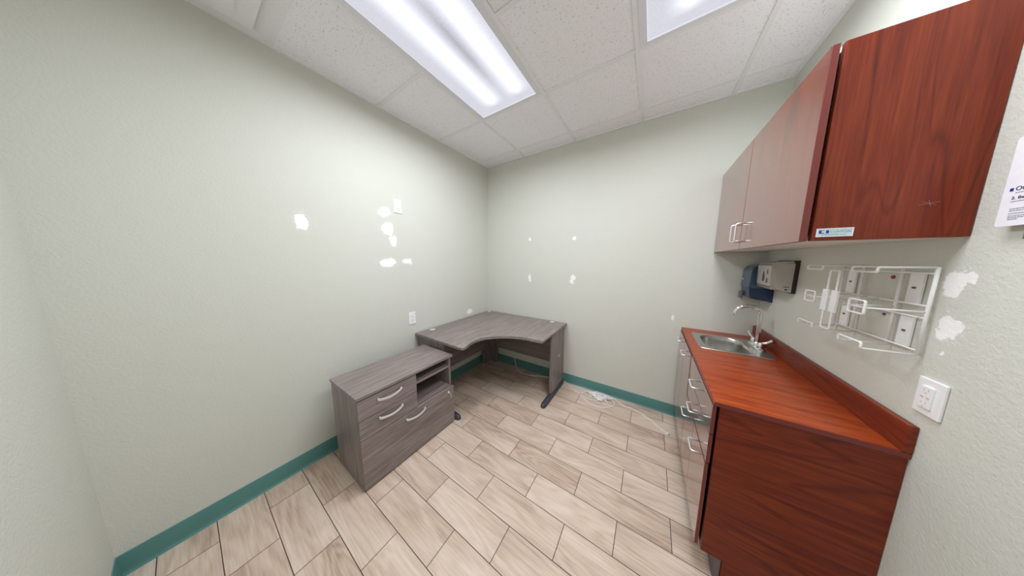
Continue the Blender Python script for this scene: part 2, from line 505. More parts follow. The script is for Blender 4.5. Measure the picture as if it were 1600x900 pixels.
# cove base
BH = 0.110
def cove(name, p0, p1, nrm):
    prof = [(0, 0), (0.013, 0), (0.0125, 0.0025), (0.009, 0.005), (0.0060, 0.010), (0.0045, 0.018), (0.0038, 0.03), (0.0036, BH - 0.004), (0.0025, BH - .001), (0.001, BH), (0, BH)]
    bm = bmesh.new()
    P0, P1, n = Vector(p0), Vector(p1), Vector(nrm)
    A = [bm.verts.new(P0 + n * d + Vector((0, 0, z))) for d, z in prof]
    B = [bm.verts.new(P1 + n * d + Vector((0, 0, z))) for d, z in prof]
    bm.faces.new(A); bm.faces.new(list(reversed(B)))
    for i in range(len(prof)):
        j = (i + 1) % len(prof); bm.faces.new((A[i], A[j], B[j], B[i]))
    return struct(link(name, bm, M['teal'], smooth=True, auto=0.9))
cove('baseboard_left', (0, -L, 0), (0, 0, 0), (1, 0, 0))
cove('baseboard_back', (0, 0, 0), (2.30, 0, 0), (0, -1, 0))
cove('baseboard_near', (0, -L, 0), (W, -L, 0), (0, 1, 0))
cove('baseboard_right', (W, -L, 0), (W, -1.245, 0), (-1, 0, 0))

# ------------------------------------------------------------------ ceiling light fixtures
def lens_material(name, bright):
    mt = bpy.data.materials.new(name); mt.use_nodes = True; nt = mt.node_tree
    nt.nodes.clear()
    out = nt.nodes.new('ShaderNodeOutputMaterial')
    em = nt.nodes.new('ShaderNodeEmission')
    o = objcoord(nt)
    sp = nt.nodes.new('ShaderNodeSeparateXYZ'); nt.links.new(o, sp.inputs[0])
    x, y = sp.outputs[0], sp.outputs[1]            # origin: middle of the fixture
    ax = math_(nt, 'ABSOLUTE', math_(nt, 'ADD', x, -0.04))
    ay = math_(nt, 'ABSOLUTE', y)
    # two tubes 110 mm either side of the middle, ending short of the housing
    tb = math_(nt, 'POWER', maprange(nt, math_(nt, 'ABSOLUTE', math_(nt, 'SUBTRACT', ax, 0.115)), 0.0, 0.115, 1.0, 0.0), 1.5)
    endf = maprange(nt, ay, 0.44, 0.51, 1.0, 0.0)
    tube_g = math_(nt, 'MULTIPLY', tb, endf)
    mid = math_(nt, 'MULTIPLY', maprange(nt, ax, 0.0, 0.07, 1.0, 0.0), maprange(nt, ay, 0.10, 0.36, 1.0, 0.0))
    rib = nt.nodes.new('ShaderNodeTexVoronoi'); nt.links.new(o, rib.inputs['Vector']); rib.inputs['Scale'].default_value = 170.0
    rim = maprange(nt, ay, 0.555, 0.575, 0.0, 1.0)
    rimx = maprange(nt, math_(nt, 'ABSOLUTE', x), 0.252, 0.262, 0.0, 1.0)
    rim = math_(nt, 'MAXIMUM', rim, rimx)
    s = math_(nt, 'MULTIPLY_ADD', tube_g, 0.65, 0.70)
    s = math_(nt, 'MULTIPLY_ADD', mid, -0.20, s)
    s = math_(nt, 'MULTIPLY_ADD', rim, 0.28, s)
    s = math_(nt, 'MULTIPLY_ADD', math_(nt, 'SUBTRACT', rib.outputs['Distance'], 0.4), 0.10, s)
    em.inputs['Color'].default_value = (0.90, 0.90, 1.0, 1)
    nt.links.new(math_(nt, 'MULTIPLY', s, bright), em.inputs['Strength'])
    gl = nt.nodes.new('ShaderNodeBsdfPrincipled'); gl.inputs['Base Color'].default_value = (0.8, 0.8, 0.84, 1)
    gl.inputs['Roughness'].default_value = 0.3
    nt.links.new(em.outputs[0], out.inputs['Surface'])
    return mt
LENS = lens_material('lit_prismatic_lens', 1.0)
for k, (fx, fy) in enumerate(FIXTURES):
    lab = ['long lit ceiling light nearer the left wall, seen almost whole',
           'lit ceiling light above the wall cabinet side, only its corner in view'][k]
    t = thing('ceiling_light', lab, 'ceiling light', (fx + FW / 2, fy + FL / 2, H), 'recessed ceiling lights')
    x0, x1, y0, y1 = fx + .012, fx + FW - .012, fy + .002, fy + FL - .012
    fr = 0.036
    bm = bmesh.new()
    for a in ((x0, x0 + fr, y0, y1), (x1 - fr, x1, y0, y1), (x0 + fr, x1 - fr, y0, y0 + fr * .6), (x0 + fr, x1 - fr, y1 - fr * .6, y1)):
        bx(bm, *a, H - 0.004, H + 0.006, 0.0012, 2)
    link('frame', bm, M['frame_white'], t)
    lens = bmesh.new(); bx(lens, x0 + fr, x1 - fr, y0 + fr * .6, y1 - fr * .6, H - 0.0015, H + 0.0035)
    link('lens', lens, LENS, t)

# ------------------------------------------------------------------ supply air diffuser, smooth panel
vx0, vx1, vy1 = 0.022, 0.593, -2.024
vy0 = vy1 - 0.58
t = thing('air_diffuser', 'square white air diffuser in the ceiling against the left wall', 'air vent', ((vx0 + vx1) / 2, (vy0 + vy1) / 2, H))
cx, cyv = (vx0 + vx1) / 2, (vy0 + vy1) / 2
hw = (vx1 - vx0) / 2; hh = (vy1 - vy0) / 2
def sq_ring(bm, a, za, b, zb):
    va = [bm.verts.new((cx + sx * (hw - a), cyv + sy * (hh - a), za)) for sx, sy in ((-1, -1), (1, -1), (1, 1), (-1, 1))]
    vb = [bm.verts.new((cx + sx * (hw - b), cyv + sy * (hh - b), zb)) for sx, sy in ((-1, -1), (1, -1), (1, 1), (-1, 1))]
    for i in range(4): bm.faces.new((va[i], va[(i + 1) % 4], vb[(i + 1) % 4], vb[i]))
bm = bmesh.new()
sq_ring(bm, 0.0, H + .002, 0.0, H - .004); sq_ring(bm, 0.0, H - .004, 0.020, H - .003); sq_ring(bm, 0.020, H - .003, 0.075, H + 0.005)
link('frame', bm, M['grid'], t)
for i, (a, b, z) in enumerate(((0.064, 0.150, H - .018), (0.135, 0.29, H - .028))):
    bm = bmesh.new()
    bx(bm, vx0 + a, vx1 - a, vy0 + a, vy1 - a, z, z + .005, .001)
    link('plate', bm, M['grid'], t)

t = box('ceiling_panel', 1.232, 1.823, -1.999, -1.424, H + 0.0015, H + 0.006, M['grid'])
tag(t, 'smooth pale ceiling panel beside the long lit ceiling light', 'ceiling panel')

# ------------------------------------------------------------------ corner desk
DZ = 0.745
desk = thing('corner_desk', 'grey wood-effect corner desk with curved inner edge in the far corner', 'desk', (0.6, -0.6, 0))
pts = [(0.012, -0.012), (0.012, -1.203)]
pts += [(0.66, -1.212), (0.690, -1.210), (0.700, -1.200), (0.701, -1.185)]
crv = catmull([(0.700, -1.175, 0), (0.668, -1.07, 0), (0.672, -0.965, 0), (0.712, -0.882, 0), (0.790, -0.803, 0), (0.898, -0.735, 0), (1.035, -0.700, 0), (1.185, -0.692, 0)], 6)
pts += [(p.x, p.y) for p in crv]
pts += [(1.196, -0.690), (1.203, -0.680), (1.203, -0.012)]
bm = bmesh.new(); prism(bm, pts, 2, DZ - 0.025, DZ)
es = [e for e in bm.edges if abs(e.verts[0].co.z - e.verts[1].co.z) < 1e-6]
bmesh.ops.bevel(bm, geom=es, offset=0.005, segments=3, affect='EDGES', profile=0.5)
link('desktop', bm, M['grey_y'], desk, smooth=True, auto=0.6)
# left end panel (faces the drawer unit) and right end panel
box('side_panel', 0.030, 0.395, -1.174, -1.149, 0.045, DZ - .0255, M['grey_z'], desk)
box('side_panel', 1.157, 1.182, -0.400, -0.030, 0.045, DZ - .0255, M['grey_z'], desk)
box('modesty_panel', 0.205, 1.156, -0.062, -0.044, 0.235, DZ - .0255, M['grey_x'], desk)
box('modesty_panel', 0.044, 0.062, -1.148, -0.215, 0.215, DZ - .0255, M['grey_y'], desk)
bm = bmesh.new(); bx(bm, 0.040, 0.205, -0.062, -0.040, 0.0, DZ - .0255, .0015); bx(bm, 0.040, 0.062, -0.215, -0.0625, 0.0, DZ - .0255, .0015)
link('corner_leg', bm, M['grey_z'], desk)
def foot(pa, pb):
    """rounded charcoal foot bar lying on the floor"""
    bm = bmesh.new()
    A, B = Vector(pa), Vector(pb); d = (B - A).normalized(); n = Vector((-d.y, d.x, 0))
    prof = []
    for j in range(9):
        a = math.pi * j / 8
        prof.append((math.cos(a) * 0.029, 0.014 + math.sin(a) * 0.030))
    prof = [(0.029, 0.0)] + prof + [(-0.029, 0.0)]
    stations = [(0.0, 0.55), (0.008, 0.85), (0.02, 0.98)]
    Lb = (B - A).length
    st = [(s, k) for s, k in stations] + [(0.05, 1.0), (Lb - 0.07, 1.0), (Lb - 0.04, 0.95), (Lb - 0.018, 0.80), (Lb - 0.005, 0.55), (Lb, 0.25)]
    rings = []
    for s, k in st:
        c = A + d * s
        kw = k; kh = 0.45 + 0.55 * k
        rings.append([bm.verts.new(c + n * (u * kw) + Vector((0, 0, v * kh))) for u, v in prof])
    for P, Q in zip(rings, rings[1:]):
        for i in range(len(prof)): bm.faces.new((P[i], P[(i + 1) % len(prof)], Q[(i + 1) % len(prof)], Q[i]))
    bm.faces.new(rings[0]); bm.faces.new(list(reversed(rings[-1])))
    return link('foot', bm, M['charcoal'], desk, smooth=True, auto=0.9)
foot((0.025, -1.163, 0), (0.592, -1.163, 0))
foot((1.172, -0.022, 0), (1.172, -0.602, 0))
def grommet(x, y, lx=0.030, ly=0.030):
    bm = bmesh.new()
    lathe(bm, [(0.026, 0.0), (0.030, 0.0), (0.030, 0.002), (0.027, 0.0032), (0.012, 0.0034), (0.011, 0.0026), (0.001, 0.0026)], (x, y, DZ - 0.0002), seg=24)
    return link('grommet', bm, M['grommet'], desk, smooth=True, auto=0.5)
grommet(0.066, -1.035); grommet(0.055, -0.060); grommet(1.035, -0.058)
o = box('cable_clip', 1.182, 1.1845, -0.205, -0.190, 0.392, 0.424, M['white_plastic'], desk); o['label'] = 'small white clip'

# ------------------------------------------------------------------ low drawer unit
CZ = 0.652
cr = thing('drawer_unit', 'low grey wood-effect drawer unit with open shelves against the left wall', 'drawer unit', (0.35, -1.575, 0))
box('top', 0.145, 0.563, -1.953, -1.200, CZ - 0.018, CZ, M['grey_y'], cr, 0.0015)
box('side_panel', 0.152, 0.545, -1.948, -1.930, 0.0, CZ - .0185, M['grey_z'], cr)
box('side_panel', 0.152, 0.545, -1.232, -1.214, 0.0, CZ - .0185, M['grey_z'], cr)
box('back_panel', 0.152, 0.160, -1.9295, -1.2325, 0.01, CZ - .0185, M['grey_z'], cr)
box('divider', 0.1605, 0.545, -1.566, -1.550, 0.378, CZ - .0185, M['grey_z'], cr)
box('shelf', 0.1605, 0.543, -1.5495, -1.2325, 0.538, 0.558, M['grey_y'], cr)
box('shelf', 0.1605, 0.545, -1.9295, -1.2325, 0.360, 0.377, M['grey_y'], cr)
def bow_handle(y0, y1, z, xf, parent):
    bm = bmesh.new()
    n = 14; rings = []
    for i in range(n + 1):
        t = i / n; y = y0 + (y1 - y0) * t
        s = math.sin(math.pi * t) ** 0.8 if 0 < t < 1 else 0
        cxh = xf + 0.006 + 0.022 * s
        hh_ = 0.0085 - 0.002 * s; th = 0.0035
        rings.append([bm.verts.new((cxh + a * th, y, z + b * hh_ - 0.006 * s)) for a, b in ((-1, -1), (1, -.8), (1.3, 0), (1, .8), (-1, 1))])
    for P, Q in zip(rings, rings[1:]):
        for i in range(5): bm.faces.new((P[i], P[(i + 1) % 5], Q[(i + 1) % 5], Q[i]))
    bm.faces.new(rings[0]); bm.faces.new(list(reversed(rings[-1])))
    for yy, sg in ((y0, 1), (y1, -1)):
        bx(bm, xf, xf + 0.007, yy, yy + sg * 0.010, z - 0.008, z + 0.008, 0.001)
    h = link('handle', bm, M['nickel'], parent, smooth=True, auto=0.8); h['label'] = 'silver bow handle'; return h
for (z0, z1, y0, y1, hy0, hy1, hz) in ((0.4965, 0.626, -1.948, -1.558, -1.835, -1.672, 0.584), (0.3635, 0.4925, -1.948, -1.558, -1.835, -1.672, 0.453)):
    d = box('drawer', 0.546, 0.5625, y0, y1, z0, z1, M['grey_y'], cr, 0.0012)
    bow_handle(hy0, hy1, hz, 0.5625, d)
d = box('file_drawer', 0.546, 0.5625, -1.948, -1.203, 0.015, 0.3595, M['grey_y'], cr, 0.0012)
bow_handle(-1.657, -1.495, 0.318, 0.5625, d)
bm = bmesh.new(); lathe(bm, [(0.010, 0), (0.010, 0.006), (0.008, 0.008), (0.001, 0.008)], (0.5625, -1.262, 0.322), axis=0, seg=20)
lk = link('lock', bm, M['nickel'], d, smooth=True, auto=0.6); lk['label'] = 'round silver lock with hanging key'
bm = bmesh.new(); tube(bm, [(0.568, -1.262, 0.322), (0.588, -1.262, 0.322)], 0.0022, 6)
lathe(bm, [(0.008, -0.001), (0.008, 0.001)], (0.588, -1.262, 0.316), axis=1, seg=12)
tube(bm, rounded([(0.588, -1.262, 0.309), (0.588, -1.256, 0.300), (0.585, -1.248, 0.282), (0.580, -1.246, 0.270)], .004), 0.0022, 6)
link('key', bm, M['nickel'], d, smooth=True, auto=0.6)

# ------------------------------------------------------------------ base cabinets
CT = 0.884       # worktop upper face
XF = 2.2655      # door faces
XB = 2.2885      # carcass front edge
TK = 0.128
def wire_pull(p, axis, length, reach, parent, r=0.0040):
    """chrome wire pull on a door facing -x; p = middle point on the face"""
    x, y, z = p; h = length / 2
    if axis == 'y': pts = [(x + .001, y - h, z), (x - reach, y - h, z), (x - reach, y + h, z), (x + .001, y + h, z)]
    else: pts = [(x + .001, y, z - h), (x - reach, y, z - h), (x - reach, y, z + h), (x + .001, y, z + h)]
    bm = bmesh.new(); tube(bm, rounded(pts, 0.010, 5), r, 8)
    o = link('handle', bm, M['pull'], parent, smooth=True); o['label'] = 'chrome wire pull'; return o
def base_unit(name, lab, y0, y1, end):
    t = thing(name, lab, 'cabinet', ((XB + W) / 2, (y0 + y1) / 2, 0))
    notch = [(XB, TK), (2.364, TK), (2.364, 0.0), (W - .002, 0.0), (W - .002, CT - .0195), (XB, CT - .0195)]
    for ya, yb in ((y0, y0 + .018), (y1 - .018, y1)):
        bm = bmesh.new(); prism(bm, notch, 1, ya, yb)
        link('side_panel', bm, M['cherry_x'], t)
    box('bottom_panel', XB, W - .002, y0 + .0185, y1 - .0185, TK, TK + .018, M['cherry_y'], t)
    box('toe_kick', 2.343, 2.362, y0 + (0.003 if end else 0), y1, 0.0, TK - .002, M['toe'], t, .0008)
    return t
ca = base_unit('sink_cabinet', 'cherry base cabinet under the sink with two full-height doors', -0.634, -0.004, False)
cb = base_unit('drawer_cabinet', 'cherry base cabinet with drawers over doors, its end panel facing the room', -1.238, -0.636, True)
G = 0.002
def front(parent, name, y0, y1, z0, z1):
    xf = XF - (0.002 if name == 'door' else 0.0)
    d = box(name, xf, xf + 0.014, y0 + G, y1 - G, z0 + G, z1 - G, M['cherry_door'], parent, 0.0012)
    d.data.materials.append(M['cherry_edge'])
    for p in d.data.polygons:
        if abs(p.normal.y) > .9 or abs(p.normal.z) > .9: p.material_index = 1
    return d
d = front(ca, 'door', -0.318, -0.006, 0.145, 0.858); wire_pull((XF, -0.225, 0.832), 'y', 0.096, 0.042, d)
d = front(ca, 'door', -0.634, -0.318, 0.145, 0.858); wire_pull((XF, -0.520, 0.825), 'y', 0.096, 0.042, d)
d = front(cb, 'drawer', -1.240, -0.637, 0.724, 0.862); wire_pull((XF, -0.970, 0.815), 'y', 0.096, 0.042, d)
d = front(cb, 'drawer', -1.240, -0.637, 0.580, 0.724); wire_pull((XF, -0.975, 0.678), 'y', 0.096, 0.042, d)
d = front(cb, 'door', -0.940, -0.637, 0.145, 0.580); wire_pull((XF, -0.815, 0.550), 'y', 0.096, 0.042, d)
d = front(cb, 'door', -1.240, -0.940, 0.145, 0.580); wire_pull((XF, -1.125, 0.566), 'y', 0.090, 0.042, d)

# worktop with sink cut-out and backsplash
SX0, SX1, SY0, SY1 = 2.320, 2.694, -0.518, -0.128       # sink rim
wt = thing('countertop', 'red cherry laminate countertop with upstand along the right wall', 'countertop', (2.5, -0.62, 0.86))
bm = bmesh.new()
hx0, hx1, hy0, hy1 = SX0 + .012, SX1 - .012, SY0 + .012, SY1 - .012
xs = [2.268, hx0, hx1, W - .001]; ys = [-1.244, hy0, hy1, -0.001]
zt, zb = CT, CT - 0.019
V = {}
for i, x in enumerate(xs):
    for j, y in enumerate(ys):
        V[i, j, 1] = bm.verts.new((x, y, zt)); V[i, j, 0] = bm.verts.new((x, y, zb))
for i in range(3):
    for j in range(3):
        if (i, j) == (1, 1): continue
        bm.faces.new((V[i, j, 1], V[i + 1, j, 1], V[i + 1, j + 1, 1], V[i, j + 1, 1]))
        bm.faces.new((V[i, j, 0], V[i, j + 1, 0], V[i + 1, j + 1, 0], V[i + 1, j, 0]))
for i in range(3):
    bm.faces.new((V[i, 0, 0], V[i + 1, 0, 0], V[i + 1, 0, 1], V[i, 0, 1]))
    bm.faces.new((V[i, 3, 0], V[i, 3, 1], V[i + 1, 3, 1], V[i + 1, 3, 0]))
    bm.faces.new((V[0, i, 0], V[0, i, 1], V[0, i + 1, 1], V[0, i + 1, 0]))
    bm.faces.new((V[3, i, 0], V[3, i + 1, 0], V[3, i + 1, 1], V[3, i, 1]))
bm.faces.new((V[1, 1, 0], V[2, 1, 0], V[2, 1, 1], V[1, 1, 1])); bm.faces.new((V[1, 2, 0], V[1, 2, 1], V[2, 2, 1], V[2, 2, 0]))
bm.faces.new((V[1, 1, 0], V[1, 1, 1], V[1, 2, 1], V[1, 2, 0])); bm.faces.new((V[2, 1, 0], V[2, 2, 0], V[2, 2, 1], V[2, 1, 1]))
bmesh.ops.recalc_face_normals(bm, faces=bm.faces)
fe = [e for e in bm.edges if all(abs(v.co.x - 2.268) < 1e-4 for v in e.verts) and all(abs(v.co.z - zt) < 1e-5 for v in e.verts)]
ee = [e for e in bm.edges if all(abs(v.co.y + 1.244) < 1e-4 for v in e.verts) and all(abs(v.co.z - zt) < 1e-5 for v in e.verts)]
bmesh.ops.bevel(bm, geom=fe + ee, offset=0.002, segments=2, affect='EDGES')
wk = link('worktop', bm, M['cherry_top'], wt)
wk.data.materials.append(M['cherry_edge'])
for p in wk.data.polygons:
    if abs(p.normal.z) < 0.9: p.material_index = 1
box('backsplash', 2.711, W - .001, -1.246, -0.002, CT, CT + 0.092, M['cherry_y'], wt, .002)

# ------------------------------------------------------------------ sink
def rrect(x0, x1, y0, y1, r, n=6, z=0.0):
    out = []
    rs = r if isinstance(r, (list, tuple)) else (r,) * 4
    for (cx_, cy2, a0, rr) in ((x1 - rs[0], y1 - rs[0], 0, rs[0]), (x0 + rs[1], y1 - rs[1], 90, rs[1]), (x0 + rs[2], y0 + rs[2], 180, rs[2]), (x1 - rs[3], y0 + rs[3], 270, rs[3])):
        for k in range(n + 1):
            a = math.radians(a0 + 90 * k / n)
            out.append(Vector((cx_ + rr * math.cos(a), cy2 + rr * math.sin(a), z)))
    return out
sink = thing('sink', 'small stainless steel bar sink set into the countertop', 'sink', ((SX0 + SX1) / 2, (SY0 + SY1) / 2, CT))
bm = bmesh.new()
rr_ = (0.07, 0.09, 0.09, 0.07)
loops = [rrect(SX0, SX1, SY0, SY1, .025, z=CT + .0003), rrect(SX0 + .002, SX1 - .002, SY0 + .002, SY1 - .002, .024, z=CT + .003),
         rrect(SX0 + .010, SX1 - .010, SY0 + .010, SY1 - .010, .020, z=CT + .0015),
         rrect(2.360, 2.605, -.487, -.158, rr_, z=CT + .0015), rrect(2.364, 2.601, -.483, -.162, rr_, z=CT - .004),
         rrect(2.368, 2.597, -.479, -.166, rr_, z=CT - .03), rrect(2.374, 2.590, -.473, -.172, rr_, z=CT - .125),
         rrect(2.390, 2.575, -.457, -.188, (.055, .075, .075, .055), z=CT - .145), rrect(2.46, 2.50, -.345, -.305, .0199, z=CT - .15)]
R_ = [[bm.verts.new(p) for p in lp] for lp in loops]
for A, B in zip(R_, R_[1:]):
    for i in range(len(A)): bm.faces.new((A[i], A[(i + 1) % len(A)], B[(i + 1) % len(A)], B[i]))
bm.faces.new(R_[-1])
link('basin', bm, M['steel'], sink, smooth=True, auto=0.7)
bm = bmesh.new(); lathe(bm, [(0.030, 0.001), (0.030, 0.003), (0.022, 0.002), (0.001, 0.0015)], (2.48, -.325, CT - .1505), seg=20)
link('drain', bm, M['chrome'], sink, smooth=True, auto=.6)

# ------------------------------------------------------------------ faucet
FX, FY, FZ = 2.655, -0.295, CT + .0015
fa = thing('faucet', 'chrome gooseneck faucet with two blade handles behind the sink', 'faucet', (FX, FY, FZ))
bm = bmesh.new()
lp = [rrect(FX - .026, FX + .024, FY - .098, FY + .098, .0249, z=FZ), rrect(FX - .026, FX + .024, FY - .098, FY + .098, .0249, z=FZ + .008), rrect(FX - .020, FX + .018, FY - .092, FY + .092, .0189, z=FZ + .014)]
R_ = [[bm.verts.new(p) for p in l2] for l2 in lp]
bm.faces.new(R_[0]); bm.faces.new(R_[-1])
for A, B in zip(R_, R_[1:]):
    for i in range(len(A)): bm.faces.new((A[i], A[(i + 1) % len(A)], B[(i + 1) % len(A)], B[i]))
link('base_plate', bm, M['chrome'], fa, smooth=True, auto=.6)
bm = bmesh.new()
lathe(bm, [(0.017, 0.013), (0.017, 0.028), (0.013, 0.034), (0.0095, 0.040)], (FX, FY, FZ), seg=20)
cz = 1.113; R0 = 0.064
arc = [(FX, FY, FZ + .03), (FX, FY, cz - .03)]
for k in range(0, 17):
    a = math.pi * (k / 16) * 1.08
    arc.append((FX - R0 + R0 * math.cos(a), FY, cz + R0 * 0.92 * math.sin(a)))
tube(bm, arc, 0.0108, 14)
link('spout', bm, M['chrome'], fa, smooth=True, auto=.7)
for sgn, tip in ((-1, (0.050, -0.012, 0.078)), (1, (-0.010, 0.062, 0.082))):
    hy = FY + sgn * 0.062
    bm = bmesh.new()
    lathe(bm, [(0.017, 0.012), (0.018, 0.020), (0.014, 0.034), (0.014, 0.046), (0.009, 0.052), (0.001, 0.053)], (FX, hy, FZ), seg=18)
    a = Vector((FX, hy, FZ + .046)); b = a + Vector(tip) - Vector((0, 0, .046)) + Vector((0, 0, .0))
    mid = (a + b) / 2 - Vector((0, 0, 0.006))
    tube(bm, catmull([a, mid, b], 6), lambda t: 0.0072 + 0.0042 * t - (0.005 if t > .97 else 0), 10)
    link('handle', bm, M['chrome'], fa, smooth=True, auto=.8)

# ------------------------------------------------------------------ wall cabinet
UZ0, UZ1 = 1.5565, 2.165
UX = 2.452
uc = thing('wall_cabinet', 'large cherry wall cabinet with two doors above the countertop', 'cabinet', ((UX + W) / 2, -0.62, UZ0))
box('side_panel', UX, W - .001, -1.240, -1.222, UZ0, UZ1, M['cherry_z'], uc, .0018)
box('side_panel', UX, W - .001, -0.022, -0.004, UZ0, UZ1, M['cherry_z'], uc, .0015)
box('bottom_panel', UX + .001, W - .001, -1.2215, -0.0225, UZ0 + .001, UZ0 + .019, M['melamine'], uc)
box('top_panel', UX + .001, W - .001, -1.2215, -0.0225, UZ1 - .019, UZ1 - .001, M['melamine'], uc)
box('back_panel', W - .008, W - .002, -1.2215, -0.0225, UZ0 + .02, UZ1 - .02, M['melamine'], uc)
DXF, DXB = 2.4245, 2.4425
for (y0, y1, hy) in ((-1.243, -0.624, -0.662), (-0.620, -0.004, -0.578)):
    d = box('door', DXF, DXB, y0, y1, UZ0 - .001, UZ1 - .002, M['cherry_door'], uc, 0.0018)
    d.data.materials.append(M['cherry_edge'])
    for p in d.data.polygons:
        if abs(p.normal.y) > .9 or abs(p.normal.z) > .9: p.material_index = 1
    wire_pull((DXF, hy, 1.650), 'z', 0.100, 0.034, d, 0.0040)
# maker's plate on the end panel
pl = box('name_plate', 2.4605, 2.5355, -1.2420, -1.2402, 1.5690, 1.5965, M['plate_blue'], uc, 0.0006)
pl['label'] = 'small pale plate reading CLINTON'
YP = -1.2423
bm = bmesh.new()
for a in ((2.4605, 2.5355, 1.5948, 1.5965), (2.4605, 2.5355, 1.5690, 1.5707), (2.4605, 2.4622, 1.5707, 1.5948), (2.5338, 2.5355, 1.5707, 1.5948)):
    bx(bm, a[0], a[1], YP - .0003, YP + .0006, a[2], a[3])
link('border', bm, M['white_plastic'], pl)
bm = bmesh.new()
bx(bm, 2.4660, 2.4712, YP - .0003, YP + .0005, 1.5800, 1.5905); bx(bm, 2.4700, 2.4775, YP - .0003, YP + .0005, 1.5800, 1.5822)
bx(bm, 2.4700, 2.4775, YP - .0003, YP + .0005, 1.5892, 1.5905)
bx(bm, 2.4808, 2.4868, YP - .0003, YP + .0005, 1.5800, 1.5905)
link('logo', bm, M['logo_blue'], pl)
text_mesh('lettering', 'CLINTON', 0.0118, M['text_pale'], pl, (2.4890, YP, 1.5822), (1, 0, 0), (0, 0, 1), width=0.0415)
text_mesh('lettering', 'INDUSTRIES, INC.', 0.0042, M['text_pale'], pl, (2.4720, YP, 1.5744), (1, 0, 0), (0, 0, 1), width=0.050)
bm = bmesh.new()
for (xa, za, xb, zb_) in ((2.640, 1.651, 2.672, 1.657), (2.645, 1.660, 2.668, 1.648), (2.655, 1.663, 2.659, 1.646)):
    tube(bm, [(xa, -1.2402, za), (xb, -1.2402, zb_)], 0.0005, 4)
o = link('scratch', bm, M['scratch'], uc); o['label'] = 'pale scratches in the end panel'

# ------------------------------------------------------------------ towel dispensers
t = thing('towel_dispenser', 'brushed steel folded towel dispenser on the right wall above the sink', 'towel dispenser', (W - .05, -0.335, 1.30))
y0, y1 = -0.452, -0.225
box('back_frame', W - .018, W - .001, y0 - .002, y1 + .002, 1.290, 1.489, M['dark'], t, .002)
bm = bmesh.new()
prof = [(W - .0185, 1.297), (W - .0185, 1.485), (W - .10, 1.478), (W - .108, 1.470), (W - .103, 1.318), (W - .096, 1.310), (W - .045, 1.299)]
prism(bm, prof, 1, y0, y1)
es = [e for e in bm.edges if max(e.verts[0].co.x, e.verts[1].co.x) < W - .09 or (abs(e.verts[0].co.y - e.verts[1].co.y) < 1e-6 and min(e.verts[0].co.x, e.verts[1].co.x) < W - .09)]
bmesh.ops.bevel(bm, geom=[e for e in es if e.is_valid], offset=0.013, segments=6, affect='EDGES')
body = link('body', bm, M['disp_steel'], t, smooth=True, auto=.5)
bm = bmesh.new(); fxx = W - .1075
tear = []
for k in range(20):
    a = 2 * math.pi * k / 20
    rz = 0.026 * (math.cos(a)); ry = 0.0135 * math.sin(a) * (1.0 if rz < 0 else (1 - rz / .045))
    tear.append((-0.335 + ry, 1.380 + (rz if rz < 0 else rz * 1.5)))
prism(bm, tear, 0, fxx - .001, fxx + .005); o = link('window', bm, M['slot'], t); o['label'] = 'dark teardrop level window'
for zc in (1.418, 1.362):
    o = box('slot', fxx - .001, fxx + .005, -0.394, -0.388, zc - .014, zc + .014, M['brown_slot'], t, .0003)
bm = bmesh.new(); lathe(bm, [(0.005, -.002), (0.005, 0.003)], (W - .040, y0, 1.313), axis=1, seg=12)
link('lock', bm, M['dark'], t)
bm = bmesh.new()
for k in range(3): bx(bm, W - .050 + k * .008, W - .045 + k * .008, y0 - .0006, y0 + .002, 1.326, 1.333)
link('marking', bm, M['slot'], t)

t = thing('paper_dispenser', 'blue see-through paper towel dispenser with rounded top in the corner', 'towel dispenser', (W - .06, -0.12, 1.20))
bm = bmesh.new()
prof = [(W - .002, 1.285), (W - .002, 1.462)]
for k in range(0, 9):
    a = math.radians(90 + 90 * k / 8)
    prof.append((W - .072 + 0.052 * math.cos(a), 1.400 + 0.060 * math.sin(a)))
prof += [(W - .126, 1.32), (W - .127, 1.290), (W - .108, 1.285)]
prism(bm, prof, 1, -0.195, -0.022)
bmesh.ops.bevel(bm, geom=[e for e in bm.edges if abs(e.verts[0].co.y - e.verts[1].co.y) < 1e-6 and e.verts[0].co.y < -.19], offset=0.006, segments=3, affect='EDGES')
link('cover', bm, M['blue_light'], t, smooth=True, auto=.6)
bm = bmesh.new()
prism(bm, [(W - .002, 1.193), (W - .002, 1.2845), (W - .106, 1.2845), (W - .124, 1.2880), (W - .118, 1.222), (W - .108, 1.213)], 1, -0.192, -0.030)
link('lower_shell', bm, M['blue_tint'], t)  # lower section coloured a darker blue than the cover
o = box('paper_bar', W - .134, W - .119, -0.072, -0.020, 1.196, 1.252, M['grey_plastic'], t, .003); o['label'] = 'grey tear bar'
o = box('latch', W - .1295, W - .122, -0.062, -0.046, 1.345, 1.352, M['white_plastic'], t, .0008)

